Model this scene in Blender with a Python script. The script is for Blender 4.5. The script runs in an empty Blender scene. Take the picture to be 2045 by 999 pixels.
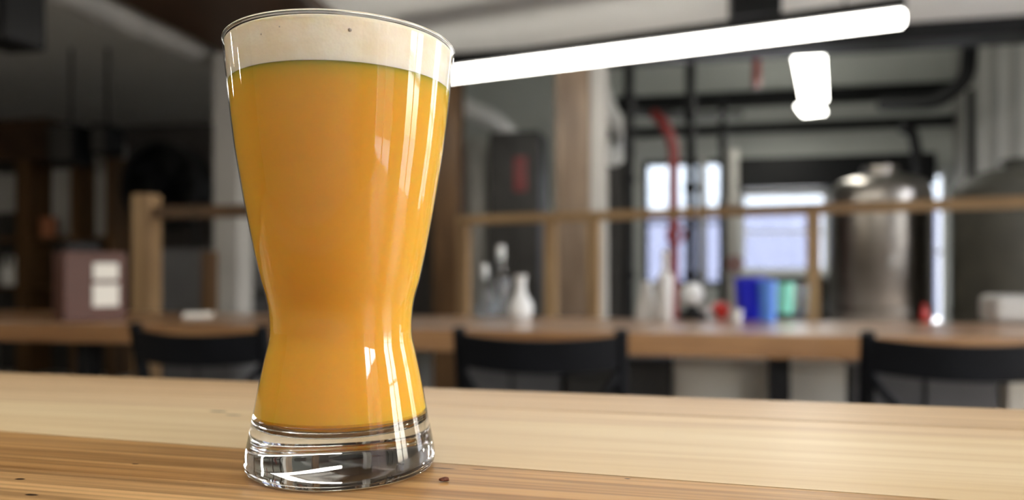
import bpy, bmesh, math, random
from mathutils import Vector, Matrix, Euler
random.seed(7)
C = bpy.context.scene.collection
S = bpy.context.scene
PI = math.pi

# ------------------------------------------------------------------ camera
F = 1450.0            # focal length in pixels of the 2045 x 999 frame
HY = 545.0            # row of the horizon
CX = 1022.5
ZC = 0.92             # camera height
TH = ZC - 0.0759      # height of the near table top
cd = bpy.data.cameras.new('camera')
cam = bpy.data.objects.new('camera', cd); C.objects.link(cam)
cam.location = (0, 0, ZC); cam.rotation_euler = (PI/2, 0, 0)
cd.sensor_width = 36.0; cd.lens = F/2045*36
cd.shift_y = (HY-499.5)/2045
cd.clip_start = 0.01; cd.clip_end = 200
cd.dof.use_dof = True; cd.dof.focus_distance = 0.262; cd.dof.aperture_fstop = 5.4
S.camera = cam

# ------------------------------------------------------------------ world
W = bpy.data.worlds.new('sky'); S.world = W; W.use_nodes = True
nt = W.node_tree; nt.nodes.clear()
sky = nt.nodes.new('ShaderNodeTexSky'); sky.sky_type = 'NISHITA'
sky.sun_disc = False; sky.sun_elevation = math.radians(48); sky.sun_rotation = math.radians(120)
sky.air_density = 1.0; sky.dust_density = 3.0
mx = nt.nodes.new('ShaderNodeMixRGB'); mx.inputs[0].default_value = 0.72
nt.links.new(sky.outputs[0], mx.inputs[1]); mx.inputs[2].default_value = (1.0, 0.975, 0.93, 1)
bg = nt.nodes.new('ShaderNodeBackground'); bg.inputs[1].default_value = 2.7
wo = nt.nodes.new('ShaderNodeOutputWorld')
nt.links.new(mx.outputs[0], bg.inputs[0]); nt.links.new(bg.outputs[0], wo.inputs[0])

S.view_settings.view_transform = 'Standard'; S.view_settings.look = 'None'
S.view_settings.gamma = 1.0; S.view_settings.use_curve_mapping = False
S.view_settings.exposure = 1.45
S.cycles.max_bounces = 10; S.cycles.diffuse_bounces = 5; S.cycles.glossy_bounces = 5
S.cycles.transmission_bounces = 10; S.cycles.transparent_max_bounces = 16
S.cycles.sample_clamp_indirect = 6.0

# ------------------------------------------------------------------ room frame
PSI = math.radians(12.0)
U = Vector((math.cos(PSI), -math.sin(PSI), 0)); V = Vector((math.sin(PSI), math.cos(PSI), 0))
RZ = -PSI
def px(x, y, Y):                      # pixel and distance -> point
    return Vector(((x-CX)/F*Y, Y, ZC-(y-HY)/F*Y))
def pz(x, y, z):                      # pixel and the height of the thing it stands on -> point
    return px(x, y, F*(ZC-z)/(y-HY))
def room(p): return p.dot(U), p.dot(V)
def rw(u, v, z=0): p = U*u+V*v; p.z = z; return p

# ------------------------------------------------------------------ materials
def newmat(name):
    m = bpy.data.materials.new(name); m.use_nodes = True
    return m, m.node_tree, m.node_tree.nodes['Principled BSDF']
def mat(name, col, rough=0.6, metal=0.0, var=0.12, scale=6.0, spec=0.5, bump=0.0, coat=0.0):
    m, t, b = newmat(name)
    tc = t.nodes.new('ShaderNodeTexCoord'); n = t.nodes.new('ShaderNodeTexNoise')
    n.inputs['Scale'].default_value = scale; n.inputs['Detail'].default_value = 5
    t.links.new(tc.outputs['Object'], n.inputs['Vector'])
    r = t.nodes.new('ShaderNodeValToRGB')
    a = [max(0, c*(1-var)) for c in col]; z = [min(1, c*(1+var)) for c in col]
    r.color_ramp.elements[0].position = .3; r.color_ramp.elements[1].position = .7
    r.color_ramp.elements[0].color = (*a, 1); r.color_ramp.elements[1].color = (*z, 1)
    t.links.new(n.outputs['Fac'], r.inputs[0]); t.links.new(r.outputs[0], b.inputs['Base Color'])
    b.inputs['Roughness'].default_value = rough; b.inputs['Metallic'].default_value = metal
    b.inputs['Specular IOR Level'].default_value = spec; b.inputs['Coat Weight'].default_value = coat
    if bump:
        bp = t.nodes.new('ShaderNodeBump'); bp.inputs['Strength'].default_value = bump
        bp.inputs['Distance'].default_value = 0.002
        t.links.new(n.outputs['Fac'], bp.inputs['Height']); t.links.new(bp.outputs[0], b.inputs['Normal'])
    return m
def emit(name, col, strength):
    m, t, b = newmat(name)
    b.inputs['Base Color'].default_value = (.9, .9, .88, 1)
    b.inputs['Emission Color'].default_value = (*col, 1); b.inputs['Emission Strength'].default_value = strength
    return m
def wood(name, dark, light, seed=0, sx=1.0, freq=14.0, rough=0.5, knots=(), fine=0.35, axis=0, pos=(.3, .72)):
    """grain runs along the object's axis (0 x, 1 y, 2 z); knots: (x, y, rx, ry) in object space"""
    m, t, b = newmat(name); L = t.links.new
    tc = t.nodes.new('ShaderNodeTexCoord')
    def noise(sc, off, det=6, dist=0.0):
        mp = t.nodes.new('ShaderNodeMapping'); mp.inputs['Scale'].default_value = sc
        mp.inputs['Location'].default_value = off
        L(tc.outputs['Object'], mp.inputs[0]); n = t.nodes.new('ShaderNodeTexNoise')
        n.inputs['Scale'].default_value = 1; n.inputs['Detail'].default_value = det
        n.inputs['Distortion'].default_value = dist
        L(mp.outputs[0], n.inputs['Vector']); return n
    s1 = [freq]*3; s1[axis] = 1.1*sx; s2 = [freq*9]*3; s2[axis] = 4*sx
    n1 = noise(s1, (seed*3.1, seed*7.7, seed*1.3), 4, 0.6); n2 = noise(s2, (seed, seed*2.0, 0), 3)
    r = t.nodes.new('ShaderNodeValToRGB')
    r.color_ramp.elements[0].position = pos[0]; r.color_ramp.elements[1].position = pos[1]
    r.color_ramp.elements[0].color = (*dark, 1); r.color_ramp.elements[1].color = (*light, 1)
    L(n1.outputs['Fac'], r.inputs[0])
    r2 = t.nodes.new('ShaderNodeValToRGB')
    r2.color_ramp.elements[0].position = .38; r2.color_ramp.elements[1].position = .6
    q = 1-fine
    r2.color_ramp.elements[0].color = (q, q*.95, q*.9, 1); r2.color_ramp.elements[1].color = (1, 1, 1, 1)
    L(n2.outputs['Fac'], r2.inputs[0])
    mm = t.nodes.new('ShaderNodeMixRGB'); mm.blend_type = 'MULTIPLY'; mm.inputs[0].default_value = 1
    L(r.outputs[0], mm.inputs[1]); L(r2.outputs[0], mm.inputs[2])
    out = mm.outputs[0]
    for (kx, ky, rx, ry) in knots:
        mp = t.nodes.new('ShaderNodeMapping'); mp.vector_type = 'POINT'
        mp.inputs['Location'].default_value = (-kx/rx, -ky/ry, 0); mp.inputs['Scale'].default_value = (1/rx, 1/ry, 0)
        L(tc.outputs['Object'], mp.inputs[0])
        ln = t.nodes.new('ShaderNodeVectorMath'); ln.operation = 'LENGTH'; L(mp.outputs[0], ln.inputs[0])
        wob = t.nodes.new('ShaderNodeMath'); wob.operation = 'MULTIPLY_ADD'
        L(n2.outputs['Fac'], wob.inputs[0]); wob.inputs[1].default_value = 0.9; L(ln.outputs['Value'], wob.inputs[2])
        kr = t.nodes.new('ShaderNodeValToRGB')
        kr.color_ramp.elements[0].position = .75; kr.color_ramp.elements[1].position = 1.35
        kr.color_ramp.elements[0].color = (.09, .07, .06, 1); kr.color_ramp.elements[1].color = (1, 1, 1, 1)
        mp2 = t.nodes.new('ShaderNodeMath'); mp2.operation = 'MULTIPLY'; mp2.inputs[1].default_value = .75
        L(wob.outputs[0], mp2.inputs[0]); L(mp2.outputs[0], kr.inputs[0])
        k = t.nodes.new('ShaderNodeMixRGB'); k.blend_type = 'MULTIPLY'; k.inputs[0].default_value = 1
        L(out, k.inputs[1]); L(kr.outputs[0], k.inputs[2]); out = k.outputs[0]
    L(out, b.inputs['Base Color'])
    b.inputs['Roughness'].default_value = rough; b.inputs['Specular IOR Level'].default_value = .35
    bp = t.nodes.new('ShaderNodeBump'); bp.inputs['Strength'].default_value = .25; bp.inputs['Distance'].default_value = .0006
    L(n2.outputs['Fac'], bp.inputs['Height']); L(bp.outputs[0], b.inputs['Normal'])
    return m
def thin_glass(name, tint=(1, 1, 1), f0=0.04):
    """a sheet or wall of clear glass: straight-through transmission plus mirror reflection"""
    m = bpy.data.materials.new(name); m.use_nodes = True; t = m.node_tree; t.nodes.clear(); L = t.links.new
    lw = t.nodes.new('ShaderNodeLayerWeight'); lw.inputs[0].default_value = .5
    pw = t.nodes.new('ShaderNodeMath'); pw.operation = 'POWER'; pw.inputs[1].default_value = 5; L(lw.outputs['Facing'], pw.inputs[0])
    ma = t.nodes.new('ShaderNodeMath'); ma.operation = 'MULTIPLY_ADD'; ma.inputs[1].default_value = 1-f0; ma.inputs[2].default_value = f0
    L(pw.outputs[0], ma.inputs[0])
    tr = t.nodes.new('ShaderNodeBsdfTransparent'); tr.inputs[0].default_value = (*tint, 1)
    gl = t.nodes.new('ShaderNodeBsdfGlossy'); gl.inputs['Roughness'].default_value = 0.0
    mix = t.nodes.new('ShaderNodeMixShader'); o = t.nodes.new('ShaderNodeOutputMaterial')
    L(ma.outputs[0], mix.inputs[0]); L(tr.outputs[0], mix.inputs[1]); L(gl.outputs[0], mix.inputs[2]); L(mix.outputs[0], o.inputs[0])
    return m
def solid_glass(name, col=(1, 1, 1), ior=1.5):
    m, t, b = newmat(name)
    b.inputs['Base Color'].default_value = (*col, 1); b.inputs['Transmission Weight'].default_value = 1
    b.inputs['IOR'].default_value = ior; b.inputs['Roughness'].default_value = 0
    return m

M = {}
M['plaster'] = mat('plaster', (.62, .61, .58), .85, var=.04, scale=2)
M['ceiling'] = mat('ceiling_paint', (.66, .65, .62), .9, var=.05, scale=1.5)
M['panel_wall'] = mat('panel_wall', (.54, .56, .53), .7, var=.08, scale=1.5)
M['grey_wall'] = mat('grey_wall', (.40, .39, .37), .8, var=.08, scale=3)
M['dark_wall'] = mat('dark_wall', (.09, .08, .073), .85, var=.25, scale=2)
M['floor'] = mat('floor_concrete', (.34, .325, .30), .6, var=.2, scale=2)
M['ground'] = mat('ground_outside', (.46, .455, .44), .9)
M['fence'] = mat('outside_wall', (.058, .065, .095), .9)
M['sky_cover'] = mat('sky_cover_pale', (.18, .20, .215), .9)  # grey of the added wall that replaces bright sky
M['brick'] = mat('outside_brick', (.25, .16, .13), .9)
M['black'] = mat('black_steel', (.004, .0044, .005), .5, var=.2, spec=.25)
M['blackwood'] = mat('black_wood', (.004, .0045, .006), .6, var=.25, scale=12, spec=.12)
M['white'] = mat('white_paint', (.75, .75, .73), .6, var=.04)
M['cream'] = mat('cream_paint', (.78, .75, .67), .6, var=.06)
M['greycab'] = mat('grey_laminate', (.12, .12, .125), .6)
M['darkcab'] = mat('dark_steel', (.035, .033, .030), .5, var=.3)
M['duct'] = mat('duct_grey', (.46, .45, .42), .45, metal=.3, var=.1)
M['steel'] = mat('brushed_steel', (.30, .275, .25), .30, metal=1, var=.15, scale=3)
M['olive'] = mat('olive_dark', (.045, .043, .032), .6, var=.3)
M['red'] = mat('red_paint', (.19, .012, .012), .4)
M['bright_red'] = mat('red_plastic', (.62, .02, .012), .4)
M['blue'] = mat('blue_plastic', (.01, .02, .75), .35)
M['light_blue'] = mat('light_blue_plastic', (.10, .28, .85), .35)
M['mint'] = mat('mint_plastic', (.30, .85, .66), .4)
M['maroon'] = mat('maroon_wood', (.085, .026, .014), .5)
M['paper'] = mat('paper', (.80, .77, .70), .8, var=.03)
M['ceramic'] = mat('white_ceramic', (.85, .87, .86), .25, var=.02)
M['orange'] = mat('orange_card', (.35, .13, .06), .6)
M['rail'] = wood('rail_wood', (.22, .13, .06), (.44, .29, .14), 2, freq=8, fine=.2)
M['postv'] = wood('post_wood', (.24, .145, .07), (.46, .31, .16), 3, freq=8, fine=.2, axis=2)
M['timber'] = wood('grey_timber', (.125, .088, .06), (.235, .172, .12), 4, freq=6, fine=.3, axis=2)
M['darkpost'] = wood('dark_post', (.07, .035, .012), (.14, .075, .03), 4, freq=6, fine=.3, axis=2)
M['darkbeam'] = wood('dark_beam', (.035, .017, .008), (.075, .038, .018), 5, freq=5, fine=.3, axis=1)
M['counter'] = wood('counter_wood', (.25, .11, .034), (.42, .235, .10), 6, freq=9, fine=.2, rough=.42)
_b = M['counter'].node_tree.nodes['Principled BSDF']; _b.inputs['Coat Weight'].default_value = 1.0; _b.inputs['Coat Roughness'].default_value = .28
M['led'] = emit('led_diffuser', (1.0, .96, .87), 6.5)
M['led2'] = emit('led_panel', (1.0, .98, .88), 6.0)
M['pane'] = thin_glass('window_pane')
M['glass_wall'] = thin_glass('glass_wall', (.985, .985, .98), .052)
M['glass_base'] = solid_glass('glass_base', (.97, .98, .965), 1.5)
M['tumbler'] = thin_glass('tumbler_glass', (.93, .95, .96), .08)

# ------------------------------------------------------------------ mesh helpers
class MB:
    def __init__(s): s.bm = bmesh.new()
    def box(s, c, d, rz=0.0, rot=None):
        m = Matrix.Translation(Vector(c)) @ (rot.to_4x4() if rot else Matrix.Rotation(rz, 4, 'Z')) @ Matrix.Diagonal((*d, 1))
        bmesh.ops.create_cube(s.bm, size=1, matrix=m); return s
    def bar(s, a, b, w, h):           # square bar between two points
        a = Vector(a); b = Vector(b); d = b-a
        q = d.to_track_quat('X', 'Z')
        return s.box((a+b)/2, (d.length, w, h), rot=q.to_matrix())
    def quad_prism(s, pts, z0, z1):
        lo = [s.bm.verts.new((p[0], p[1], z0)) for p in pts]; hi = [s.bm.verts.new((p[0], p[1], z1)) for p in pts]
        n = len(pts)
        s.bm.faces.new(hi); s.bm.faces.new(lo[::-1])
        for i in range(n): s.bm.faces.new((lo[i], lo[(i+1) % n], hi[(i+1) % n], hi[i]))
        return s
    def lathe(s, prof, c=(0, 0, 0), n=48, close=False):
        rings = []
        for r, z in prof:
            if r < 1e-6: rings.append([s.bm.verts.new((c[0], c[1], c[2]+z))])
            else: rings.append([s.bm.verts.new((c[0]+r*math.cos(2*PI*i/n), c[1]+r*math.sin(2*PI*i/n), c[2]+z)) for i in range(n)])
        for a, b in zip(rings, rings[1:]):
            for i in range(n):
                j = (i+1) % n
                if len(a) == 1 and len(b) == 1: continue
                if len(a) == 1: s.bm.faces.new((a[0], b[j], b[i]))
                elif len(b) == 1: s.bm.faces.new((a[i], a[j], b[0]))
                else: s.bm.faces.new((a[i], a[j], b[j], b[i]))
        return s
    def tube(s, pts, r, n=14, cap=True):
        pts = [Vector(p) for p in pts]; rs = r if isinstance(r, (list, tuple)) else [r]*len(pts)
        rings = []; up = None
        for i, p in enumerate(pts):
            d = (pts[min(i+1, len(pts)-1)]-pts[max(i-1, 0)]).normalized()
            if up is None: up = Vector((0, 0, 1)) if abs(d.z) < .9 else Vector((1, 0, 0))
            a = d.cross(up).normalized(); b = a.cross(d).normalized(); up = b
            rings.append([s.bm.verts.new(p+a*rs[i]*math.cos(2*PI*k/n)+b*rs[i]*math.sin(2*PI*k/n)) for k in range(n)])
        for A, B in zip(rings, rings[1:]):
            for k in range(n): s.bm.faces.new((A[k], A[(k+1) % n], B[(k+1) % n], B[k]))
        if cap: s.bm.faces.new(rings[0][::-1]); s.bm.faces.new(rings[-1])
        return s
    def bevel(s, w, seg=2):
        es = [e for e in s.bm.edges if len(e.link_faces) == 2 and e.calc_face_angle(0) > .5]
        bmesh.ops.bevel(s.bm, geom=es, offset=w, segments=seg, affect='EDGES', profile=.5); return s
    def build(s, name, m, parent=None, smooth=False, loc=None, rz=None):
        bmesh.ops.recalc_face_normals(s.bm, faces=s.bm.faces)
        me = bpy.data.meshes.new(name); s.bm.to_mesh(me); s.bm.free()
        me.materials.append(M[m] if isinstance(m, str) else m)
        if smooth:
            for p in me.polygons: p.use_smooth = True
            try: me.set_sharp_from_angle(angle=math.radians(40))
            except Exception: pass
        o = bpy.data.objects.new(name, me); C.objects.link(o)
        if parent: o.parent = parent
        if loc is not None: o.location = loc
        if rz is not None: o.rotation_euler.z = rz
        return o
def tag(o, label, cat, group=None):
    o['label'] = label; o['category'] = cat
    if group: o['group'] = group
    return o
def thing(name, label, cat, loc=(0, 0, 0), rz=0.0, group=None):
    o = bpy.data.objects.new(name, None); C.objects.link(o); o.empty_display_size = .05
    o.location = loc; o.rotation_euler.z = rz
    return tag(o, label, cat, group)
def struct(o): o['kind'] = 'structure'; return o
def copy_tree(o, parent=None):
    c = o.copy(); C.objects.link(c); c.parent = parent
    for k in o.children: copy_tree(k, c)
    return c

# ================================================================== THE ROOM
UL, UR = -8.2, 2.84          # left and right wall (room frame)
VB, VF = -2.8, 8.12          # wall behind the camera, far wall
UA, UH, VH = -1.77, -2.5, 4.65   # where the low ceiling gives way to the brewery hall
ZL, ZR, ZH = 2.80, 2.35, 4.40
def rbox(mb, u0, u1, v0, v1, z0, z1): return mb.box(((u0+u1)/2, (v0+v1)/2, (z0+z1)/2), (u1-u0, v1-v0, z1-z0))
def rstruct(name, boxes, m):
    mb = MB()
    for b in boxes: rbox(mb, *b)
    return struct(mb.build(name, m, rz=RZ))
rstruct('floor', [(UL-.2, UR+.2, VB-.2, VF+.2, -.1, 0)], 'floor')
rstruct('ceiling', [(UL, UH, VB, VF, ZL, ZL+.12), (UH, UA, VB, VH, ZL, ZL+.12), (UA, UR, VB, VH, ZR, ZR+.12)], 'ceiling')
rstruct('ceiling_hall', [(UH, UR, VH, VF, ZH, ZH+.12)], 'panel_wall')
rstruct('wall_front', [(UL-.2, UR+.2, VB-.2, VB, 0, ZH)], 'plaster')
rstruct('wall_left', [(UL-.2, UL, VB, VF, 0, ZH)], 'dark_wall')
rstruct('wall_header', [(UH, UR, VH, VH+.1, ZR, ZH), (UH-.1, UH, VH, VF, ZL+.12, ZH)], 'panel_wall')
rstruct('trim_header', [(UA, UR, VH-.12, VH+.1, ZR-.10, ZR)], 'black')

def wall_open(name, axis, c0, c1, a0, a1, z1, holes, m):
    """a wall slab with rectangular holes (a_lo, a_hi, z_lo, z_hi), sorted along a"""
    bx = []; cur = a0
    def add(p, q, zl, zh):
        if q-p < 1e-4 or zh-zl < 1e-4: return
        bx.append((p, q, c0, c1, zl, zh) if axis == 'u' else (c0, c1, p, q, zl, zh))
    for (p, q, zl, zh) in sorted(holes):
        add(cur, p, 0, z1); add(p, q, 0, zl); add(p, q, zh, z1); cur = q
    add(cur, a1, 0, z1)
    return rstruct(name, bx, m)
# tall windows in the right wall: daylight from the right
WR = [(-1.55, -.35, .42, 2.28), (.42, 1.42, .42, 2.28), (2.75, 4.0, .42, 2.28)]
wall_open('wall_right', 'v', UR, UR+.2, VB, VF, ZH, WR, 'grey_wall')
def hole_back(x0, x1, y0, y1):
    d = math.cos(PSI)
    def at(x):
        Y = VF/((x-CX)/F*math.sin(PSI)+math.cos(PSI)); return Y
    Y0, Y1 = at(x0), at(x1); Ym = (Y0+Y1)/2
    u0 = px(x0, 0, Y0).dot(U); u1 = px(x1, 0, Y1).dot(U)
    return (u0, u1, max(0.0, ZC-(y1-HY)/F*Ym), ZC-(y0-HY)/F*Ym)
HB = [hole_back(1284, 1458, 318, 572), hole_back(1478, 1658, 380, 546), hole_back(1850, 1897, 338, 668)]
wall_open('wall_back_hall', 'u', VF, VF+.2, UH, UR+.2, ZH, HB, 'panel_wall')
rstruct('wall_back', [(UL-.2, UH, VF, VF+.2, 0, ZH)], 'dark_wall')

def window(name, axis, c, a0, a1, z0, z1, nx, nz, m='white', pane=True, dz=.06):
    w = .055
    f = MB()
    def b(p, q, zl, zh, t=.07):
        if axis == 'v': rbox(f, c-t/2, c+t/2, p, q, zl, zh)
        else: rbox(f, p, q, c-t/2, c+t/2, zl, zh)
    b(a0, a0+w, z0, z1); b(a1-w, a1, z0, z1); b(a0+w, a1-w, z0, z0+w); b(a0+w, a1-w, z1-w, z1)
    for i in range(1, nx): a = a0+(a1-a0)*i/nx; b(a-.03, a+.03, z0+w, z1-w, .05)
    for i in range(1, nz): z = z0+(z1-z0)*i/nz; b(a0+w, a1-w, z-.016, z+.016, .045)
    fr = struct(f.build(name, m, rz=RZ))
    if pane:
        for i in range(nx):
            for k in range(nz):
                g = MB(); p = a0+(a1-a0)*i/nx; q = a0+(a1-a0)*(i+1)/nx; zl = z0+(z1-z0)*k/nz; zh = z0+(z1-z0)*(k+1)/nz
                p += w if i == 0 else .03; q -= w if i == nx-1 else .03
                zl += w if k == 0 else .016; zh -= w if k == nz-1 else .016
                if axis == 'v': rbox(g, c-.004, c+.004, p, q, zl, zh)
                else: rbox(g, p, q, c-.004, c+.004, zl, zh)
                g.build('pane', 'pane', fr)
    return fr
def portal(axis, c, a0, a1, z0, z1):
    l = bpy.data.lights.new('window_portal', 'AREA'); l.shape = 'RECTANGLE'
    l.size = a1-a0; l.size_y = z1-z0; l.cycles.is_portal = True
    o = bpy.data.objects.new('window_portal', l); C.objects.link(o)
    if axis == 'v':
        o.location = rw(c, (a0+a1)/2, (z0+z1)/2); o.rotation_euler = Euler((PI/2, 0, RZ+PI/2))
    else:
        o.location = rw((a0+a1)/2, c, (z0+z1)/2); o.rotation_euler = Euler((-PI/2, 0, RZ))
    return o
for i, (a0, a1, z0, z1) in enumerate(WR):
    window('window_%d' % (i+1), 'v', UR+.1, a0, a1, z0, z1, 2, 2)
    portal('v', UR+.22, a0, a1, z0, z1)
window('window_4', 'u', VF+.1, *HB[0], 3, 2, 'black'); portal('u', VF+.22, *HB[0])
window('window_5', 'u', VF+.1, *HB[2], 1, 2, 'white'); portal('u', VF+.22, *HB[2])  # added opening, stands in for daylight reflected off a pale column
window('window_6', 'u', VF+.1, *HB[1], 1, 2, 'white'); portal('u', VF+.22, *HB[1])
# dark roller-shutter box above the glazed door
u0, u1 = HB[1][0]-.05, hole_back(1850, 1851, 0, 1)[0]
rstruct('trim_shutter_box', [(u0, u1, VF-.28, VF, HB[1][3]+.0, HB[1][3]+.31)], 'black')
# horizontal black wall beams of the hall
def at_back(x, y):
    Y = VF/((x-CX)/F*math.sin(PSI)+math.cos(PSI)); return px(x, y, Y)
for k, (y, h) in enumerate(((196, .15), (255, .09))):
    z = at_back(1600, y).z
    rstruct('trim_wall_beam_%d' % (k+1), [(at_back(1190, y).dot(U), UR-.02, VF-.12, VF, z-h/2, z+h/2)], 'black')
# outside: ground, a wall across the yard and an added one hiding the sky
o = MB().box((0, 0, -.2), (160, 160, .1)).build('ground', 'ground'); struct(o)
fe = rstruct('wall_outside', [(-9, 16, VF+11, VF+11.3, -.15, 2.5)], 'fence')
fu = rstruct('wall_sky_cover', [(-9, 16, VF+11.6, VF+12, -.15, 7.0)], 'sky_cover')  # added pale wall covers the bright sky behind the far windows
fb = rstruct('wall_outside_side', [(UR+9.5, UR+10, -6.9, -2.0, -.15, 4.6)], 'brick')

# ================================================================== NEAR TABLE
TA = math.radians(-13.0)
tc_ = Vector((-.02, .30, 0))
table = thing('plank_table', 'near wooden table of pale and brown planks under the beer glass', 'table', (tc_.x, tc_.y, 0), TA)
Rt = Matrix.Rotation(-TA, 3, 'Z')
def tl(x, y):                         # pixel on the table top -> table frame
    p = Rt @ (pz(x, y, TH)-tc_); return (p.x, p.y)
def line(p, q):
    a, b = tl(*p), tl(*q); m = (b[1]-a[1])/(b[0]-a[0]); return (m, a[1]-m*a[0])
LN = [line((0, 744), (2045, 818)), line((0, 773), (2045, 859)), line((0, 801), (2045, 880)),
      line((0, 861), (1880, 997)), line((0, 934), (490, 968))]
LN += [(.0, LN[4][1]-.085), (.0, LN[4][1]-.20), (.0, LN[4][1]-.31)]
X0, X1 = -.85, .72
kn = lambda x, y, rx, ry: (*tl(x, y), rx, ry)
PM = [wood('plank_tan', (.52, .35, .19), (.76, .57, .35), 1, freq=22, fine=.16, rough=.42),
      wood('plank_beige', (.56, .39, .22), (.76, .58, .36), 9, freq=20, fine=.12, rough=.42),
      wood('plank_pale', (.70, .53, .30), (.84, .69, .45), 5, freq=14, fine=.09, rough=.42,
           knots=[kn(436, 822, .008, .0022), kn(466, 829, .006, .0012)]),
      wood('plank_brown', (.38, .19, .06), (.78, .49, .21), 12, freq=34, fine=.38, rough=.4, sx=1.4,
           knots=[kn(270, 926, .0022, .0009), kn(885, 934.5, .007, .0008), kn(958, 937, .005, .0006), kn(1253, 955.5, .0016, .0008)]),
      wood('plank_amber', (.38, .185, .058), (.80, .51, .235), 21, freq=38, fine=.45, rough=.4, sx=1.2,
           knots=[kn(40, 957, .0028, .0014), kn(63, 988.5, .0030, .0012), kn(378, 960, .0014, .0008), kn(1582, 987, .0018, .0009)]),
      wood('plank_umber', (.30, .16, .06), (.56, .35, .16), 25, freq=26, fine=.3, rough=.4),
      wood('plank_sand', (.46, .31, .17), (.68, .5, .31), 28, freq=20, fine=.15, rough=.42)]
for i in range(7):
    g = .0002
    (ma, ba), (mb_, bb) = LN[i], LN[i+1]
    mb = MB().quad_prism([(X0, ma*X0+ba-g), (X0, mb_*X0+bb+g), (X1, mb_*X1+bb+g), (X1, ma*X1+ba-g)], TH-.042, TH-(.0002 if i % 2 else 0))
    mb.bevel(.0005, 1)
    mb.build('plank', PM[i], table)
yb = LN[7][1]; yt = LN[0][1]
for sx in (X0+.12, X1-.12):
    for sy in (yb+.08, yt-.10):
        MB().box((sx, sy, (TH-.042)/2), (.05, .05, TH-.042)).bevel(.004).build('leg', 'black', table)
ap = MB()
for sy in (yb+.08, yt-.10): ap.box(((X0+X1)/2, sy, TH-.072), (X1-X0-.3, .03, .06))
for sx in (X0+.12, X1-.12): ap.box((sx, (yb+yt)/2-.01, TH-.072), (.03, yt-yb-.23, .06))
ap.build('apron', 'black', table)

# ================================================================== BEER GLASS
GA = math.atan((683-CX)/F); GD = .2925
G = Vector((GD*math.sin(GA), GD*math.cos(GA), TH))
def pr(y, half):
    d = half*math.cos(GA)**2/F; r = GD*math.sin(d)
    return r, (ZC-TH)+(HY-y)*(G.y*(1-d*d))/F
SIL = [(87, 231), (120, 227.5), (160, 223), (230, 216), (300, 207.5), (400, 191), (500, 172), (560, 158.5), (586, 150.5), (604, 146),
       (625, 143.5), (650, 142.5), (668, 142.2), (676, 143), (700, 149), (750, 160), (820, 173), (860, 181), (895, 188), (915, 190.5)]
OUT = [pr(*s) for s in SIL][::-1]      # from the base upwards
HT = OUT[-1][1]
def interp(prof, z):
    for (r0, z0), (r1, z1) in zip(prof, prof[1:]):
        if z0 <= z <= z1: return r0+(r1-r0)*(z-z0)/(z1-z0)
    return prof[0][0] if z < prof[0][1] else prof[-1][0]
def smooth_prof(prof, z0, z1, n, off=0.0):
    res = []
    for i in range(n+1):
        z = z0+(z1-z0)*i/n; h = .0012
        r = (interp(prof, max(z-h, prof[0][1]))+2*interp(prof, z)+interp(prof, min(z+h, prof[-1][1])))/4
        res.append((r-off, z))
    return res
ZB = .0215                              # where the thick base passes into the thin wall
glass = thing('beer_glass', 'tall clear waisted beer glass with thick base standing on the plank table', 'glass', G)
rt = OUT[-1][0]; t = .0013
wall = smooth_prof(OUT, ZB, HT-t/2, 60)[:-1]
MB().lathe(wall, n=128).build('bowl', 'glass_wall', glass, smooth=True)
ring = [(rt-t/2+t/2*math.cos(2*PI*k/16), HT-t/2+t/2*math.sin(2*PI*k/16)) for k in range(17)]
lm = MB().lathe(ring, n=160); bmesh.ops.remove_doubles(lm.bm, verts=lm.bm.verts, dist=1e-6)
lm.build('lip', 'glass_base', glass, smooth=True)
zf = .0165
rb = OUT[0][0]
bot = [(0, .0016), (.018, .0014), (.026, .0006), (.0315, .0000), (rb-.0028, .0001), (rb-.0012, .0010), (rb-.0003, .0025), (rb, .0045)]
side = [(r, z) for r, z in smooth_prof(OUT, .006, ZB, 10)]
ri = interp(OUT, ZB)-.0014
cav = [(ri, ZB), (ri-.0003, ZB-.0015), (ri-.0016, ZB-.0032), (ri-.0042, zf+.0004), (ri-.009, zf), (0, zf-.0003)]
MB().lathe(bot+side+cav, n=128).build('base', 'glass_base', glass, smooth=True)

# beer and its foam
beer_m, bt_, bb_ = newmat('hazy_beer')
bb_.inputs['Base Color'].default_value = (.75, .40, .05, 1)
bb_.inputs['Subsurface Weight'].default_value = 1.0
bb_.inputs['Subsurface Radius'].default_value = (1.0, .53, .18)
bb_.inputs['Subsurface Scale'].default_value = .021
bb_.inputs['Roughness'].default_value = .6; bb_.inputs['Specular IOR Level'].default_value = 0.0
foam_m, ft_, fb_ = newmat('beer_foam')
tcf = ft_.nodes.new('ShaderNodeTexCoord'); vf = ft_.nodes.new('ShaderNodeTexVoronoi'); vf.inputs['Scale'].default_value = 900
nf = ft_.nodes.new('ShaderNodeTexNoise'); nf.inputs['Scale'].default_value = 90; nf.inputs['Detail'].default_value = 5
rf = ft_.nodes.new('ShaderNodeValToRGB'); rf.color_ramp.elements[0].color = (.88, .77, .57, 1); rf.color_ramp.elements[1].color = (.97, .90, .76, 1)
rf.color_ramp.elements[0].position = .3; rf.color_ramp.elements[1].position = .7
ft_.links.new(tcf.outputs['Object'], vf.inputs['Vector']); ft_.links.new(tcf.outputs['Object'], nf.inputs['Vector'])
ft_.links.new(nf.outputs['Fac'], rf.inputs[0]); ft_.links.new(rf.outputs[0], fb_.inputs['Base Color'])
bpf = ft_.nodes.new('ShaderNodeBump'); bpf.inputs['Strength'].default_value = .12; bpf.inputs['Distance'].default_value = .0004
ft_.links.new(vf.outputs['Distance'], bpf.inputs['Height']); ft_.links.new(bpf.outputs[0], fb_.inputs['Normal'])
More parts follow.
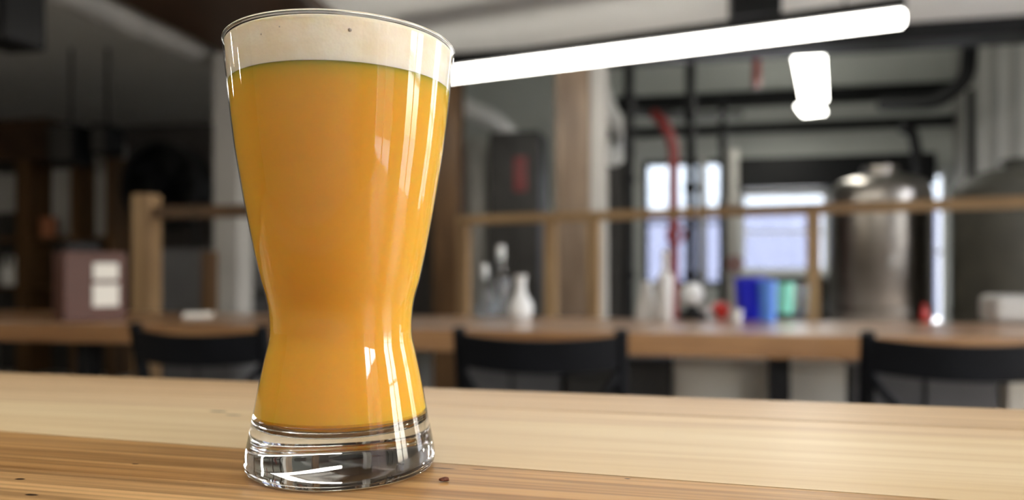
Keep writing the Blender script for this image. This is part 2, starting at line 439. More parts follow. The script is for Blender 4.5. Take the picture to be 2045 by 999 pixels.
fb_.inputs['Subsurface Weight'].default_value = .6; fb_.inputs['Subsurface Radius'].default_value = (1, .8, .5)
fb_.inputs['Subsurface Scale'].default_value = .004; fb_.inputs['Roughness'].default_value = .8
ZFOAM = .1472
beer = thing('beer', 'hazy orange beer with white foam head filling the waisted glass', 'beer', G)
gp = .0004
cb = [(0, zf+.0002), (ri-.009, zf+.0005), (ri-.0046, zf+.0009), (ri-.0021, ZB-.0027), (ri-.0007, ZB-.0010)]
body = smooth_prof(OUT, ZB+.0012, ZFOAM, 60, gp)
MB().lathe(cb+body+[(0, ZFOAM)], n=128).build('beer_body', beer_m, beer, smooth=True)
ztop = HT-.0013
fm = MB(); fp = smooth_prof(OUT, ZFOAM+.00005, ztop-.0006, 8, gp)
fp = [(r-(.0004 if z > HT-.010 else 0)*min(1, (z-HT+.010)/.003), z) for r, z in fp]
fm.lathe([(0, ZFOAM+.00005)]+fp+[(fp[-1][0]-.0008, ztop), (fp[-1][0]-.006, ztop+.0012), (.02, ztop+.0022), (0, ztop+.0022)], n=128)
fo = fm.build('foam', foam_m, beer, smooth=True)
fo['label'] = 'white foam head with fine bubbles'

bub = mat('bubble_grey', (.34, .30, .25), .3, var=.2, scale=800)
cr = random.Random(3)
va = math.atan2(-G.y, -G.x)            # direction from the glass to the viewer
for k, (da, z, r) in enumerate(((.06, HT-.0062, .00075), (-.68, HT-.0068, .0005), (-.50, HT-.0052, .0004), (.35, HT-.011, .0004), (.42, HT-.0095, .0004), (-.2, HT-.012, .0003), (.5, HT-.0125, .0003), (.2, HT-.010, .0003))):
    R_ = interp(OUT, z)-.0011
    bmz = MB(); bmesh.ops.create_icosphere(bmz.bm, subdivisions=2, radius=r)
    o = bmz.build('bubble', bub, beer, smooth=True); o.location = (R_*math.cos(va+da), R_*math.sin(va+da), z)

# crumb on the table
p = pz(888, 961, TH); cr = MB()
bmesh.ops.create_icosphere(cr.bm, subdivisions=2, radius=1)
for v in cr.bm.verts:
    k = 1+.25*math.sin(v.co.x*5+v.co.y*3)+.15*math.sin(v.co.z*7)
    v.co = Vector((v.co.x*.0019*k, v.co.y*.0011*k, v.co.z*.0008+.0007))
tag(cr.build('crumb', mat('crumb_brown', (.13, .035, .012), .6, var=.4, scale=900), loc=p, rz=.2), 'tiny reddish brown crumb beside the base of the beer glass', 'crumb')

# ================================================================== COUNTER AND ITS CHAIRS
HC = .16; CT = ZC-HC
fl = pz(0, 643, CT); fr_ = pz(2045, 677, CT)
CA = math.atan2(fr_.y-fl.y, fr_.x-fl.x)
cdir = Vector((math.cos(CA), math.sin(CA), 0)); cn = Vector((-cdir.y, cdir.x, 0))
cmid = (fl+fr_)/2; cmid.z = 0
CL, CD, CTH = 4.6, .60, .062
counter = thing('counter_table', 'long brown wooden counter with black steel legs behind the chairs', 'counter', cmid, CA)
MB().box((0, CD/2, CT-CTH/2), (CL, CD, CTH)).bevel(.004).build('top', 'counter', counter)
def cloc(x, y): return cmid+cdir*x+cn*y
def cx_of(xp, yy):                    # table-frame x where pixel column xp meets depth yy of the counter
    k = (xp-CX)/F; a = cmid+cn*yy
    return (k*a.y-a.x)/(cdir.x-k*cdir.y)
for xp, yy in ((1555, .10), (1555, .33), (178, .10), (178, .33), (760, .33)):
    MB().box((cx_of(xp, yy), yy, (CT-CTH)/2), (.052, .052, CT-CTH)).build('leg', 'black', counter)
for x in (-2.25, 2.25): MB().box((x, CD/2, (CT-CTH)/2), (.052, .4, CT-CTH)).build('leg', 'black', counter)

def low_cabinet(x0, x1, m, label, h=.64, y=.42):
    a, b = cx_of(x0, y), cx_of(x1, y)
    c = thing('low_cabinet', label, 'cabinet', cloc((a+b)/2, y), CA, 'low cabinets behind the counter')
    w = b-a
    MB().box((0, .15, h/2+.03), (w, .3, h-.06)).build('body', m, c)
    MB().box((0, .15, .02), (w-.06, .26, .04)).build('plinth', 'black', c)
    for s in (-1, 1):
        d = MB().box((s*w/4, -.011, h/2+.03), (w/2-.012, .02, h-.10)).bevel(.003).build('door', m, c)
        MB().box((s*.04, -.03, h*.7), (.012, .02, .10)).build('handle', 'black', d)
low_cabinet(930, 1120, 'greycab', 'grey laminate low cabinet behind the counter with dark gap beside it')
low_cabinet(1345, 1690, 'cream', 'wide cream painted low cabinet behind the black counter leg')
low_cabinet(1128, 1343, 'darkcab', 'dark steel low cabinet between the grey and the wide cream one')
low_cabinet(1696, 1992, 'greycab', 'grey laminate low cabinet next to the narrow cream one')
low_cabinet(2003, 2170, 'cream', 'narrow cream painted low cabinet beside a grey one behind the counter')
low_cabinet(330, 470, 'greycab', 'small grey low cabinet by the wooden railing post')

def make_chair():
    r = thing('chair', '', 'chair', group='black chairs at the counter')
    W2 = .192; yb = -.20; yf = .20
    sh = [(-.20, -.19), (.20, -.19), (.215, .05), (.19, .21), (-.19, .21), (-.215, .05)]
    MB().quad_prism(sh, .435, .465).bevel(.008).build('seat', 'blackwood', r, smooth=True)
    for s in (-1, 1):
        MB().tube([(s*(W2+.02), yb-.05, 0), (s*W2, yb, .44), (s*W2, yb-.03, .62), (s*(W2+.004), yb-.06, .785)], [.014, .018, .018, .016]).build('leg', 'blackwood', r, smooth=True)
        MB().tube([(s*.19, yf+.02, 0), (s*.17, yf-.03, .44)], [.013, .018]).build('leg', 'blackwood', r, smooth=True)
        MB().tube([(s*.2, yb-.025, .22), (s*.178, yf-.005, .22)], .009).build('stretcher', 'blackwood', r, smooth=True)
        pts = [(s*W2*math.cos(PI*k/20*1.15), yb-.03-.05*math.sin(PI*k/10), .70-.245*(k/10)**1.3) for k in range(11)]
        MB().tube(pts, .010).build('back_strut', 'blackwood', r, smooth=True)
    # curved top rail
    n = 14; mb = MB(); rings = []
    for k in range(n+1):
        a = -1+2*k/n; x = a*(W2-.004); y = yb-.057-.045*(1-a*a); zt = .772-.010*(1-a*a)
        rings.append([mb.bm.verts.new(q) for q in ((x, y-.011, zt-.078), (x, y+.011, zt-.078), (x, y+.006, zt), (x, y-.016, zt))])
    for A, B in zip(rings, rings[1:]):
        for j in range(4): mb.bm.faces.new((A[j], A[(j+1) % 4], B[(j+1) % 4], B[j]))
    mb.bm.faces.new(rings[0][::-1]); mb.bm.faces.new(rings[-1])
    mb.build('top_rail', 'blackwood', r, smooth=True)
    return r
ch = make_chair()
spots = [(1077, 1.99, CA+.03, 'black wooden chair with curved back rail in front of the grey cabinet'),
         (395, 2.12, CA-.08, 'black wooden chair near the wooden railing post and box'),
         (1925, 1.86, CA-.02, 'black wooden chair in front of the cream and grey low cabinets and steel tank')]
for i, (xp, Y, a, lab) in enumerate(spots):
    c = ch if i == 0 else copy_tree(ch)
    c.location = ((xp-CX)/F*(Y-.25)+.0+.25*math.sin(-a), Y, 0); c.rotation_euler.z = a; c['label'] = lab

# ------------------------------------------------------------------ things on the counter
def lathe_thing(name, label, cat, xp, yp, prof, m, group=None, n=32):
    return tag(MB().lathe(prof, n=n).build(name, m, loc=pz(xp, yp, CT), smooth=True), label, cat, group)
def bottle_prof(r, h, neck, nr):
    return [(0, 0), (r*.94, 0), (r, r*.1), (r, h-neck-r*.9), (r*.8, h-neck-r*.35), (nr*1.1, h-neck), (nr, h-neck*.8), (nr, h-.012), (nr*1.25, h-.010), (nr*1.25, h), (0, h)]
lathe_thing('bud_vase', 'small round white ceramic vase with narrow neck on the counter', 'vase', 1040, 641,
            [(0, 0), (.026, 0), (.038, .016), (.042, .038), (.036, .062), (.022, .085), (.015, .105), (.016, .135), (.021, .152), (.017, .150), (.012, .105), (0, .10)], 'ceramic')
def carafe(xp, yp, r, h, label):
    c = thing('glass_bottle', label, 'bottle', pz(xp, yp, CT), group='clear bottles on the counter')
    MB().lathe(bottle_prof(r, h, h*.28, r*.42)[:-1]+[(r*.42, h), (r*.36, h-.02)], n=32).build('body', 'tumbler', c, smooth=True)
    MB().lathe([(0, h-.02), (r*.34, h-.02), (r*.40, h+.012), (r*.3, h+.03), (0, h+.03)], n=24).build('stopper', 'ceramic', c, smooth=True)
    MB().lathe([(0, .004), (r*.93, .004), (r*.95, h*.36), (0, h*.36)], n=24).build('water', 'tumbler', c, smooth=True)
    return c
carafe(1000, 632, .038, .23, 'clear glass bottle with stopper behind the small white vase')
carafe(968, 633, .030, .16, 'short clear glass bottle beside the taller one near the white vase')
lathe_thing('white_bottle', 'tall white bottle on the counter near the red pipe', 'bottle', 1328, 640, bottle_prof(.026, .235, .07, .010), 'white')
lathe_thing('white_canister', 'short white cone-shaped canister beside the tall white bottle', 'canister', 1292, 637,
            [(0, 0), (.040, 0), (.041, .008), (.030, .06), (.017, .11), (.016, .125), (.010, .132), (0, .132)], 'white')
# white globe lamp on a dark foot
g = thing('globe_lamp', 'white globe on a dark round foot on the counter', 'lamp', pz(1383, 638, CT))
MB().lathe([(0, 0), (.048, 0), (.050, .01), (.046, .024), (.02, .030), (.016, .05), (0, .05)], n=28).build('foot', 'black', g, smooth=True)
MB().lathe([(0, .045)]+[(.038*math.sin(PI*k/12), .085-.040*math.cos(PI*k/12)) for k in range(1, 12)]+[(0, .125)], n=28).build('globe', 'ceramic', g, smooth=True)
lathe_thing('red_bowl', 'small bright red flared cup between the globe and the blue tub', 'cup', 1440, 636,
            [(0, 0), (.013, 0), (.016, .006), (.034, .032), (.036, .038), (.030, .044), (.020, .052), (.012, .056), (0, .058)], 'bright_red')
tb = thing('blue_tub', 'deep blue plastic tub beside the light blue tumbler on the counter', 'tub', pz(1497, 638, CT), CA)
MB().lathe([(0, 0), (.040, 0), (.052, .135), (.056, .137), (.056, .143), (.049, .143), (.038, .006), (0, .006)], n=36).build('body', 'blue', tb, smooth=True)
lathe_thing('light_blue_cup', 'light blue tumbler touching the deep blue tub', 'cup', 1533, 641,
            [(0, 0), (.026, 0), (.030, .135), (.027, .135), (.024, .006), (0, .006)], 'light_blue')
lathe_thing('mint_cup', 'mint green tumbler beside the light blue one', 'cup', 1566, 626,
            [(0, 0), (.030, 0), (.039, .12), (.036, .12), (.028, .006), (0, .006)], 'mint')
lathe_thing('drinking_glass', 'clear drinking glass beside the mint green tumbler', 'glass', 1600, 627,
            [(0, 0), (.024, 0), (.030, .115), (.028, .115), (.023, .008), (0, .008)], 'tumbler')
for xp, yp, lab in ((1407, 634, 'little white cup between the white globe and the red cup'), (1470, 643, 'little white cup between the red cup and the deep blue tub'),
                    (1428, 624, 'little white cup standing behind the red cup')):
    lathe_thing('small_cup', lab, 'cup', xp, yp,
                [(0, 0), (.016, 0), (.021, .04), (.019, .04), (.015, .005), (0, .005)], 'white', 'little white cups on the counter')
# wooden menu box with labels
bx = thing('wooden_box', 'reddish wooden box with two white labels on the counter', 'box', pz(172, 640, CT)+Vector((0, .02, 0)), .75)
MB().box((0, 0, .115), (.185, .16, .23)).bevel(.004).build('body', 'maroon', bx)
MB().box((.03, -.0815, .165), (.075, .003, .055)).build('label_card', 'paper', bx)
MB().box((.03, -.0815, .085), (.078, .003, .075)).build('label_card', 'paper', bx)
MB().box((-.03, .0, .246), (.09, .10, .032)).bevel(.006).build('lid_handle', 'black', bx)
sm = MB(); sm.quad_prism([(-.05, -.03), (.05, -.025), (.045, .03), (-.045, .028)], 0, .016); sm.bevel(.006)
tag(sm.build('napkin', 'paper', loc=pz(398, 633, CT), rz=.3), 'small folded white napkin on the counter', 'napkin')
bd = MB().box((0, 0, .045), (.13, .12, .09)).bevel(.02, 3)
tag(bd.build('grey_canister', 'duct', loc=pz(2022, 648, CT)+Vector((.02, .05, 0)), rz=CA), 'rounded grey metal box on the counter by the dark tank', 'box')
lathe_thing('red_cap_bottle', 'tiny red bottle in front of the bright daylight strip', 'bottle', 1846, 641, bottle_prof(.011, .055, .018, .006), 'bright_red')

# ================================================================== RAILING, POSTS, COLUMNS
def ground(xp, Y): return Vector(((xp-CX)/F*Y, Y, 0))
RT = 1.22
def rail_pt(xp, yp): return pz(xp, yp, RT)      # top edge of the rail
A = px(915, 432, F*(RT-ZC)/(HY-432)); B = px(2100, 391, F*(RT-ZC)/(HY-391))
rl = thing('guard_railing', 'light wooden guard railing with square posts in front of the brewing hall', 'railing', (A.x, A.y, 0), math.atan2(B.y-A.y, B.x-A.x))
Lr = (B-A).length
def rail_x(xp):
    k = (xp-CX)/F; d = (B-A).normalized(); return (k*A.y-A.x)/(d.x-k*d.y)
MB().box((Lr/2, 0, RT-.022), (Lr, .05, .045)).bevel(.004).build('top_rail', 'rail', rl)
MB().box((Lr/2, 0, .12), (Lr, .04, .05)).build('bottom_rail', 'rail', rl)
for xp in (926, 1100, 1186, 1624, 2090):
    MB().box((rail_x(xp), 0, (RT-.046)/2), (.055, .055, RT-.046)).build('post', 'postv', rl)
# timber column with a pale plastered side
cl = thing('timber_column', 'weathered brown timber column with pale plastered edge behind the railing', 'column', ground(1146, 4.6), RZ)
MB().box((0, 0, ZR/2-.051), (.215, .17, ZR-.102)).bevel(.008).build('timber', 'timber', cl)
MB().box((.158, .02, ZR/2-.051), (.10, .13, ZR-.102)).build('plaster_edge', 'grey_wall', cl)
# dark brown post right behind the glass
tag(MB().box((0, 0, ZH/2), (.19, .16, ZH)).bevel(.01).build('timber_post', 'darkpost', loc=ground(896, 5.1), rz=RZ), 'dark brown timber post between the beer glass and the dark steel cabinet', 'post')
# left railing
Y0 = 3.55; zt = ZC+(HY-405)/F*Y0
lr = thing('stair_railing', 'brown wooden railing with thick end post behind the wooden box', 'railing', ground(293, Y0), RZ)
MB().box((0, 0, (zt+.04)/2), (.098, .098, zt+.04)).bevel(.01).build('post', 'postv', lr)
MB().box((.36, 0, zt-.05), (.62, .05, .06)).bevel(.004).build('top_rail', 'darkpost', lr)
MB().box((.345, 0, (zt-.24)/2), (.055, .055, zt-.24)).build('post', 'darkpost', lr)
MB().box((.70, 0, zt/2-.02), (.055, .055, zt-.04)).build('post', 'darkpost', lr)
MB().box((.36, 0, .15), (.62, .04, .05)).build('bottom_rail', 'darkpost', lr)
# pale column left of the glass
tag(MB().box((0, 0, (ZL-.504)/2), (.17, .17, ZL-.504)).bevel(.006).build('pale_column', 'grey_wall', loc=ground(466, 4.6), rz=RZ), 'pale grey square column partly hidden by the left side of the beer glass', 'column')

# ================================================================== CEILING THINGS
# linear pendant light
hL = 1.10; zl = ZC+hL
a = px(1806, 36, F*hL/(HY-36)); b = px(690, 176, F*hL/(HY-176))
mid = (a+b)/2; d = a-b; Ll = d.length; al = math.atan2(d.y, d.x)
def pendant(mid, Ll, al, label, hw=.034):
    lt = thing('linear_pendant', label, 'light', (mid.x, mid.y, zl-.05), al, 'linear pendant lights')
    MB().tube([(-Ll/2, 0, .05), (-Ll/2+.012, 0, .05), (Ll/2-.012, 0, .05), (Ll/2, 0, .05)], [.024, .036, .036, .024], 20).build('diffuser', 'led', lt, smooth=True)
    MB().box((0, 0, .108), (Ll+.01, hw, .05)).bevel(.004).build('housing', 'black', lt)
    for s in (-.42, .42): MB().tube([(s*Ll, 0, .13), (s*Ll, 0, ZR-zl+.05)], .004, 8).build('cable', 'black', lt)
pendant(mid, Ll, al, 'long white linear LED pendant light hung above the counter', .08)
pendant(Vector((-.40, -.12, 0)), 2.6, TA, 'unseen linear LED pendant added above the plank table to light it from overhead')  # added out of view so the table top gets light from overhead
# globe pendants on the far left
M['globe'] = emit('opal_globe', (1.0, .90, .74), 26.0)
for k, (x, y, z, lab) in enumerate(((-3.3, .9, 1.75, 'round opal pendant lamp over the shadowed seating, first of its row'), (-3.45, 1.75, 1.75, 'round opal pendant lamp over the shadowed seating, second of its row'),
                               (-3.6, 2.6, 1.75, 'round opal pendant lamp over the shadowed seating, third of its row'), (-4.6, 1.3, 1.75, 'round opal pendant lamp set apart by the dark wall'))):
    gl = thing('globe_pendant', lab, 'light', (x, y, z), 0, 'round pendant lamps')
    MB().lathe([(0, -.06)]+[(.06*math.sin(PI*k/14), -.06*math.cos(PI*k/14)) for k in range(1, 14)]+[(0, .06)], n=28).build('globe', 'globe', gl, smooth=True)
    MB().lathe([(0, .055), (.02, .055), (.02, .085), (.006, .095), (0, .095)], n=16).build('cap', 'black', gl, smooth=True)
    MB().tube([(0, 0, .09), (0, 0, ZL-z)], .003, 8).build('cable', 'black', gl)
# black box above it
p = px(1506, 42, 3.55)
tag(MB().box((0, 0, -(ZR-p.z)/2), (.23, .2, ZR-p.z)).bevel(.01).build('ceiling_bracket', 'black', loc=(p.x, p.y, ZR), rz=RZ), 'black box bracket hanging from the ceiling above the linear pendant light', 'bracket')
# hall light panels seen end-on
for (y0, y1, lab) in ((106, 203, 'long bright light panel on the roof of the brewing hall'), (212, 229, 'short far light panel beyond the long one in the brewing hall')):
    h = 1.50; p0 = px(1614, y0, F*h/(HY-y0)); p1 = px(1626, y1, F*h/(HY-y1)); q = (p0+p1)/2; dd = p1-p0
    f = thing('hall_light', lab, 'light', (q.x, q.y, q.z), math.atan2(dd.y, dd.x), 'light panels in the hall')
    MB().box((0, 0, .01), (dd.length, .20, .03)).bevel(.008).build('diffuser', 'led2', f)
    MB().box((0, 0, .045), (dd.length+.02, .04, .04)).build('housing', 'black', f)
    for s in (-.4, .4): MB().tube([(s*dd.length, 0, .06), (s*dd.length, 0, ZH-q.z-.004)], .005, 8).build('cable', 'black', f)
# round duct on the left, along the room
p0 = px(196, 0, F*1.45/545); p1 = px(455, 118, F*1.45/427); dv = (p1-p0).normalized()
du = MB().tube([p0-dv*3.2, p0, p1, p1+dv*2.6], .115, 28)
dt = thing('round_duct', 'grey round ventilation duct running under the dark ceiling', 'duct', (p0.x, p0.y, p0.z))
ob = du.build('pipe', 'duct', dt, smooth=True); ob.location = -Vector((p0.x, p0.y, p0.z))
for k in range(7):
    q = p0+dv*(-2.6+k*.95)
    o = MB().tube([q-dv*.02, q+dv*.02], .122, 28).build('joint_band', 'duct', dt, smooth=True); o.location = -Vector((p0.x, p0.y, p0.z))
    if k % 2 == 0:
        o = MB().tube([(q.x, q.y, q.z+.1), (q.x, q.y, ZL)], .006, 8).build('hanger', 'black', dt); o.location = -Vector((p0.x, p0.y, p0.z))
# dark timber girder
tag(MB().box((0, 0, 0), (.96, VH-VB-.02, .5)).bevel(.02).build('timber_girder', 'darkbeam', loc=rw(UA-.485, (VH+VB)/2, ZL-.252), rz=RZ), 'dark brown timber girder under the ceiling beside the round duct', 'beam')
# black speaker, top left
p = px(14, 92, 3.0)
sp = thing('ceiling_speaker', 'black box loudspeaker hung near the grey duct and dark ceiling', 'speaker', (p.x, p.y, p.z), RZ)
MB().box((0, 0, .15), (.19, .2, .30)).bevel(.01).build('cabinet', 'black', sp)
MB().box((0, -.104, .15), (.15, .008, .25)).build('grille', 'black', sp)
MB().tube([(0, 0, .3), (0, 0, ZL-.5-p.z)], .012).build('bracket', 'black', sp)

# ================================================================== LEFT BACKGROUND: BACK BAR, DISC
def on(xp, yp, Y): return px(xp, yp, Y)
bbY = 6.6
bk = thing('back_bar', 'dark wooden back bar with grey panels in the shadowed corner', 'shelving', ground(120, bbY), RZ)
sc = bbY/F
def lx(xp): return (xp-120)*sc
def lz(yp): return ZC+(HY-yp)*sc
MB().box((lx(0), 0, (lz(242)+lz(322))/2), (lx(120)-lx(-120), .3, lz(242)-lz(322))).build('lintel', 'darkbeam', bk)
for xp in (58, 178, 258): MB().box((lx(xp), 0, lz(322)/2), (.13 if xp == 58 else .07, .26, lz(322))).build('upright', 'darkpost', bk)
for a_, b_, y0, y1 in ((82, 136, 335, 470), (142, 172, 300, 470), (184, 252, 290, 480), (-60, 40, 340, 420)):
    MB().box(((lx(a_)+lx(b_))/2, .1, (lz(y0)+lz(y1))/2), (lx(b_)-lx(a_), .03, lz(y0)-lz(y1))).build('panel', 'grey_wall', bk)
for yp in (478, 575): MB().box((lx(100), 0, lz(yp)), (lx(258)-lx(-60), .28, .03)).build('shelf', 'darkpost', bk)
MB().box((lx(100), .14, lz(322)/2), (lx(258)-lx(-60), .02, lz(322))).build('back_panel', 'darkcab', bk)
def bb(xp, yp): return bk.location+U*lx(xp)+Vector((0, 0, lz(yp)+.016))-V*.05
for xp, lab in ((2, 'pale bottle at the far end of the back bar lower shelf'), (22, 'pale bottle second along the back bar lower shelf')):
    tag(MB().lathe(bottle_prof(.035, .27, .08, .013), n=24).build('bottle', 'white', loc=bb(xp, 575), smooth=True), lab, 'bottle', 'bottles on the back bar')
tag(MB().box((0, 0, .09), (.13, .06, .18)).bevel(.004).build('orange_carton', 'orange', loc=bb(104, 478), rz=RZ), 'dull orange carton on the back bar shelf', 'carton')
for xp, w, y0, y1, lab in ((142, 60, 252, 330, 'wide black speaker box under the ceiling by the back bar'), (215, 38, 252, 312, 'narrow black speaker box near the round black disc')):
    p = on(xp, y1, 6.1); q = on(xp, y0, 6.1)
    s_ = thing('wall_speaker', lab, 'speaker', (p.x, p.y, p.z), RZ, 'speaker boxes by the back bar')
    MB().box((0, 0, (q.z-p.z)/2), (w/F*6.1, .22, q.z-p.z)).bevel(.01).build('cabinet', 'black', s_)
    MB().box((0, -.113, (q.z-p.z)/2), (w/F*6.1-.05, .006, q.z-p.z-.05)).build('grille', 'darkcab', s_)
    MB().tube([(0, 0, q.z-p.z), (0, 0, ZL-p.z)], .012).build('bracket', 'black', s_)
# big round black disc
Yd = 6.0; p = on(334, 372, Yd); R = 84/F*Yd
ds = thing('round_drum_fan', 'large round black drum fan standing behind the wooden railing', 'fan', (p.x, p.y, 0), RZ)
o = MB().lathe([(R*.93, -.12), (R, -.12), (R, .12), (R*.93, .12), (R*.93, -.12)], n=56).build('ring', 'black', ds, smooth=True); o.rotation_euler.x = PI/2; o.location.z = p.z
o = MB().lathe([(0, -.09), (R*.94, -.09), (R*.94, -.07), (0, -.07)], n=56).build('back_plate', 'black', ds); o.rotation_euler.x = PI/2; o.location.z = p.z
o = MB().lathe([(0, .13), (R*.16, .12), (R*.2, .08), (R*.2, -.06), (0, -.06)], n=32).build('hub', 'blackwood', ds, smooth=True); o.rotation_euler.x = PI/2; o.location.z = p.z
for k in range(5):
    a = 2*PI*k/5
    mbb = MB().quad_prism([(R*.18, -.03), (R*.9, -.09), (R*.9, .07), (R*.18, .04)], -.006, .006)
    o = mbb.build('blade', 'blackwood', ds); o.rotation_euler = (PI/2, 0, 0); o.location.z = p.z
    o.rotation_euler = (Matrix.Rotation(PI/2, 3, 'X') @ Matrix.Rotation(a, 3, 'Z') @ Matrix.Rotation(.3, 3, 'X')).to_euler()
for s in (-1, 1): MB().tube([(s*R*.75, .18, 0), (s*R*.7, 0, p.z-R*.68)], .02).build('leg', 'black', ds, smooth=True)
# dark grey stair side behind the railing
st = thing('stair_flight', 'dark grey staircase side rising behind the left railing', 'stairs', ground(385, 5.0), RZ)
MB().quad_prism([(0, 0), (1, 0), (1, 1)], 0, 1).bm.free()
ms = MB(); pts = [(-.6, 0.05), (.42, .95), (.42, .70), (-.35, 0.05)]
lo = [ms.bm.verts.new((x, -.03, z)) for x, z in pts]; hi = [ms.bm.verts.new((x, .03, z)) for x, z in pts]
ms.bm.faces.new(lo); ms.bm.faces.new(hi[::-1])
for i in range(4): ms.bm.faces.new((lo[i], lo[(i+1) % 4], hi[(i+1) % 4], hi[i]))
ms.build('stringer', 'black', st)
for k in range(5): MB().box((-.42+k*.185, .2, .13+k*.165), (.24, .34, .03)).build('tread', 'darkcab', st)
MB().box((-.10, .40, .55), (1.15, .04, 1.1)).build('side_panel', 'greycab', st)

# ================================================================== MIDDLE AND RIGHT BACKGROUND
# dark steel cabinet with red notice
Yc = 6.0; sc = Yc/F
cb_ = thing('steel_cabinet', 'dark steel cabinet with a red notice left of the timber column', 'cabinet', ground(1036, Yc), RZ)
w = 98*sc; hcab = ZC+(HY-272)*sc
MB().box((0, 0, hcab/2), (w, .4, hcab)).build('body', 'darkcab', cb_)
for s in (-1, 1): MB().box((s*w/4, -.21, hcab/2+.03), (w/2-.01, .02, hcab-.12)).build('door', 'darkcab', cb_)
MB().box((.06, -.223, ZC+(HY-355)*sc), (.11, .006, .28)).build('notice', 'red', cb_)
# grey storage vessel beside it
lv = thing('grey_vessel', 'pale grey upright vessel with domed top beyond the railing near the dark post', 'tank', ground(958, 6.3), RZ)
hh = ZC+(HY-275)/F*6.3
MB().lathe([(0, .12), (.1, .14), (.14, .25), (.14, hh-.1), (.11, hh-.03), (0, hh)], n=32).build('body', 'duct', lv, smooth=True)
for k in range(3): MB().tube([(.1*math.cos(k*2.1), .1*math.sin(k*2.1), 0), (.1*math.cos(k*2.1), .1*math.sin(k*2.1), .26)], .015).build('leg', 'black', lv)
# pale ducts
def pipe(name, label, cat, pts, r, m, n=16, group=None, smooth=True):
    pts = [px(*p) for p in pts]; o0 = pts[0].copy()
    # round the corners
    q = [pts[0]]
    for i in range(1, len(pts)-1):
        a, b, c = pts[i-1], pts[i], pts[i+1]; k = min(.12, (b-a).length*.4, (c-b).length*.4)
        s, e = b+(a-b).normalized()*k, b+(c-b).normalized()*k
        for j in range(5):
            tt = j/4; q.append(s*(1-tt)**2+b*2*tt*(1-tt)+e*tt*tt)
    q.append(pts[-1])
    o = MB().tube([v-o0 for v in q], r, n).build(name, m, loc=o0, smooth=smooth)
    return tag(o, label, cat, group)
pipe('white_duct', 'white bent duct descending between the dark post and the timber column', 'duct', [(905, 205, 6.6), (985, 238, 6.6), (1050, 300, 7.0), (1050, 300, 8.2)], .085, 'white')
pipe('white_hose_duct', 'white flexible duct hanging right of the timber column', 'duct', [(1196, 160, 5.9), (1212, 205, 5.9), (1240, 262, 6.0), (1240, 300, 7.9)], .06, 'white')
# round pale dial
p = on(1226, 312, 6.2)
dl = thing('round_dial', 'pale round dial on a dark stand right of the timber column', 'dial', (p.x, p.y, 0), RZ)
o = MB().lathe([(0, -.02), (.085, -.02), (.09, 0), (.085, .03), (0, .035)], n=36).build('face', 'ceramic', dl, smooth=True); o.rotation_euler.x = PI/2; o.location.z = p.z
MB().box((0, .06, (p.z-.02)/2), (.19, .08, p.z-.02)).build('stand', 'darkcab', dl)
# black and red pipes
def vpipe(xp, y0, Y, r, m, label, name='upright_pipe', group='upright pipes in the brewing hall', foot=True):
    top = on(xp, y0, Y)
    t_ = thing(name, label, 'pipe', (top.x, top.y, 0), RZ, group)
    MB().tube([(0, 0, 0), (0, 0, top.z)], r, 16).build('pipe', m, t_, smooth=True)
    for z in (.9, 1.55, 2.1):
        if z < top.z: MB().tube([(0, 0, z-.025), (0, 0, z+.025)], r*1.35, 16).build('collar', m, t_, smooth=True)
    MB().tube([(0, 0, 0), (0, 0, .015)], r*2, 16).build('flange', m, t_)
    return t_
vpipe(1256, 108, 4.9, .034, 'black', 'thick black upright pipe right of the timber column')
vpipe(1379, 108, 5.4, .036, 'black', 'black upright pipe just right of the red pipe')
vpipe(1443, 190, 6.6, .030, 'black', 'black upright pipe dividing the bright hall window')
grey_pipe = vpipe(1462, 300, 6.3, .055, 'duct', 'thick grey upright pipe left of the glazed door')
vpipe(1404, 318, 7.0, .034, 'duct', 'thin grey upright pipe in the bright hall window')
rp = pipe('red_pipe', 'dark red pipe standing before the bright hall window with a small bend at its top', 'pipe', [(1345, 811, 5.0), (1345, 285, 5.0), (1322, 240, 5.03), (1306, 228, 5.1)], .036, 'red')
for (xp, yp, Y, par) in ((1349, 470, 4.93, rp), (1467, 528, 6.15, grey_pipe)):
    p = on(xp, yp, Y)-Vector(par.location); rr = .055
    q = Matrix.Rotation(RZ, 3, 'Z') if par is rp else Matrix.Identity(3)
    if par is not rp: p = Matrix.Rotation(-RZ, 3, 'Z') @ p
    mbw = MB(); mbw.tube([p+q @ Vector((rr*math.cos(2*PI*k/20), -.06, rr*math.sin(2*PI*k/20))) for k in range(21)], .012, 8)
    for k in range(3):
        e = Vector((rr*math.cos(k*PI/3), 0, rr*math.sin(k*PI/3))); c_ = Vector((0, -.06, 0))
        mbw.bar(p+q @ (c_-e), p+q @ (c_+e), .01, .01)
    w_ = mbw.build('valve_wheel', 'red', par, smooth=True); w_['label'] = 'dark red valve wheel'
    MB().tube([p+q @ Vector((0, .06, 0)), p+q @ Vector((0, -.07, 0))], .016, 10).build('valve_stem', 'red', w_, smooth=True)
pipe('red_hanger', 'short red nozzle hanging from a black pipe in the hall', 'nozzle', [(1510, 118, 5.5), (1510, 175, 5.5)], .03, 'red')
pipe('crossing_pipe', 'black pipe running level across the hall from the red pipe', 'pipe', [(1256, 225, 5.1), (1375, 232, 5.7), (1480, 228, 6.5)], .03, 'black')
pipe('crooked_arm', 'black jointed arm coming off the wall at the far right corner', 'arm', [(1985, 52, 5.35), (1938, 75, 5.3), (1932, 160, 5.3), (1872, 205, 5.5), (1760, 208, 5.9)], .055, 'black')
pipe('black_downpipe', 'black downpipe bending into the dark corner behind the tanks', 'pipe', [(1800, 255, 6.2), (1822, 262, 6.2), (1836, 330, 6.2), (1838, 757, 6.2)], .045, 'black')
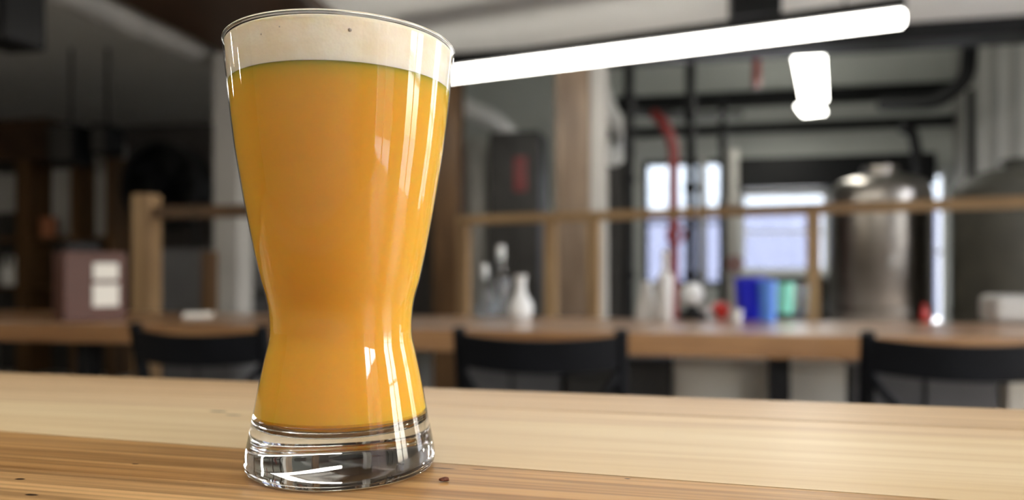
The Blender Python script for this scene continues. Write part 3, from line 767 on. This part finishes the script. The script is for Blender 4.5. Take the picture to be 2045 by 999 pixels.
pipe('black_conduit', 'thin black conduit on the grey corner wall above the dark tank', 'pipe', [(1938, 180, 6.0), (1938, 330, 6.0), (1938, 640, 6.0)], .03, 'black')
# battens on the right wall
wr = bpy.data.objects['wall_right']
for v0 in (5.35, 5.75, 6.15, 6.55, 6.95, 7.35, 7.75):
    rbox(MB(), 0, 1, 0, 1, 0, 1).bm.free()
    rbox(MB(), UR-.02, UR, v0-.06, v0+.06, .1, ZH-.1).build('batten', 'plaster', wr)

# stainless tank
def tank(xp, Y, half, ytop, m, label, bands=True, name='brew_tank'):
    r = half/F*Y; zt_ = ZC+(HY-ytop)/F*Y
    t_ = thing(name, label, 'tank', ground(xp, Y), RZ, 'brewing tanks')
    prof = [(0, .22), (.06, .22), (r*.5, .36), (r, .62), (r, zt_-.16), (r*.97, zt_-.10), (r*.82, zt_-.045), (r*.5, zt_-.01), (0, zt_)]
    MB().lathe(prof, n=64).build('shell', m, t_, smooth=True)
    for k in range(4):
        a = PI/4+k*PI/2
        MB().tube([(r*.85*math.cos(a), r*.85*math.sin(a), 0), (r*.85*math.cos(a), r*.85*math.sin(a), .62)], .025).build('leg', m, t_, smooth=True)
    for z in (.68, zt_-.2):
        MB().lathe([(r+.001, z-.015), (r+.010, z-.012), (r+.010, z+.012), (r+.001, z+.015)], n=64).build('band', m, t_, smooth=True)
    MB().lathe([(0, zt_-.02), (.09, zt_-.02), (.09, zt_+.03), (.11, zt_+.03), (.11, zt_+.05), (0, zt_+.055)], n=32).build('manway', m, t_, smooth=True)
    MB().tube([(0, -r-.05, 1.0), (0, -r+.02, 1.0)], .05, 20).build('port', m, t_, smooth=True)
    return t_
tank(1757, 4.9, 95, 350, 'steel', 'stainless steel brewing tank with domed top behind the railing')
tank(2040, 4.3, 122, 336, 'olive', 'dark olive tank at the corner behind the railing and grey box')

# dark workbench under the hall window
wb = thing('workbench', 'dark steel workbench below the hall window behind the blue tub', 'bench', ground(1568, 6.9), RZ)
MB().box((0, 0, .86), (.98, .5, .05)).bevel(.004).build('top', 'darkcab', wb)
MB().box((0, .2, .42), (.94, .04, .83)).build('back_panel', 'darkcab', wb)
for sx in (-.45, .45):
    for sy in (-.21, .21): MB().box((sx, sy, .417), (.05, .05, .834)).build('leg', 'black', wb)
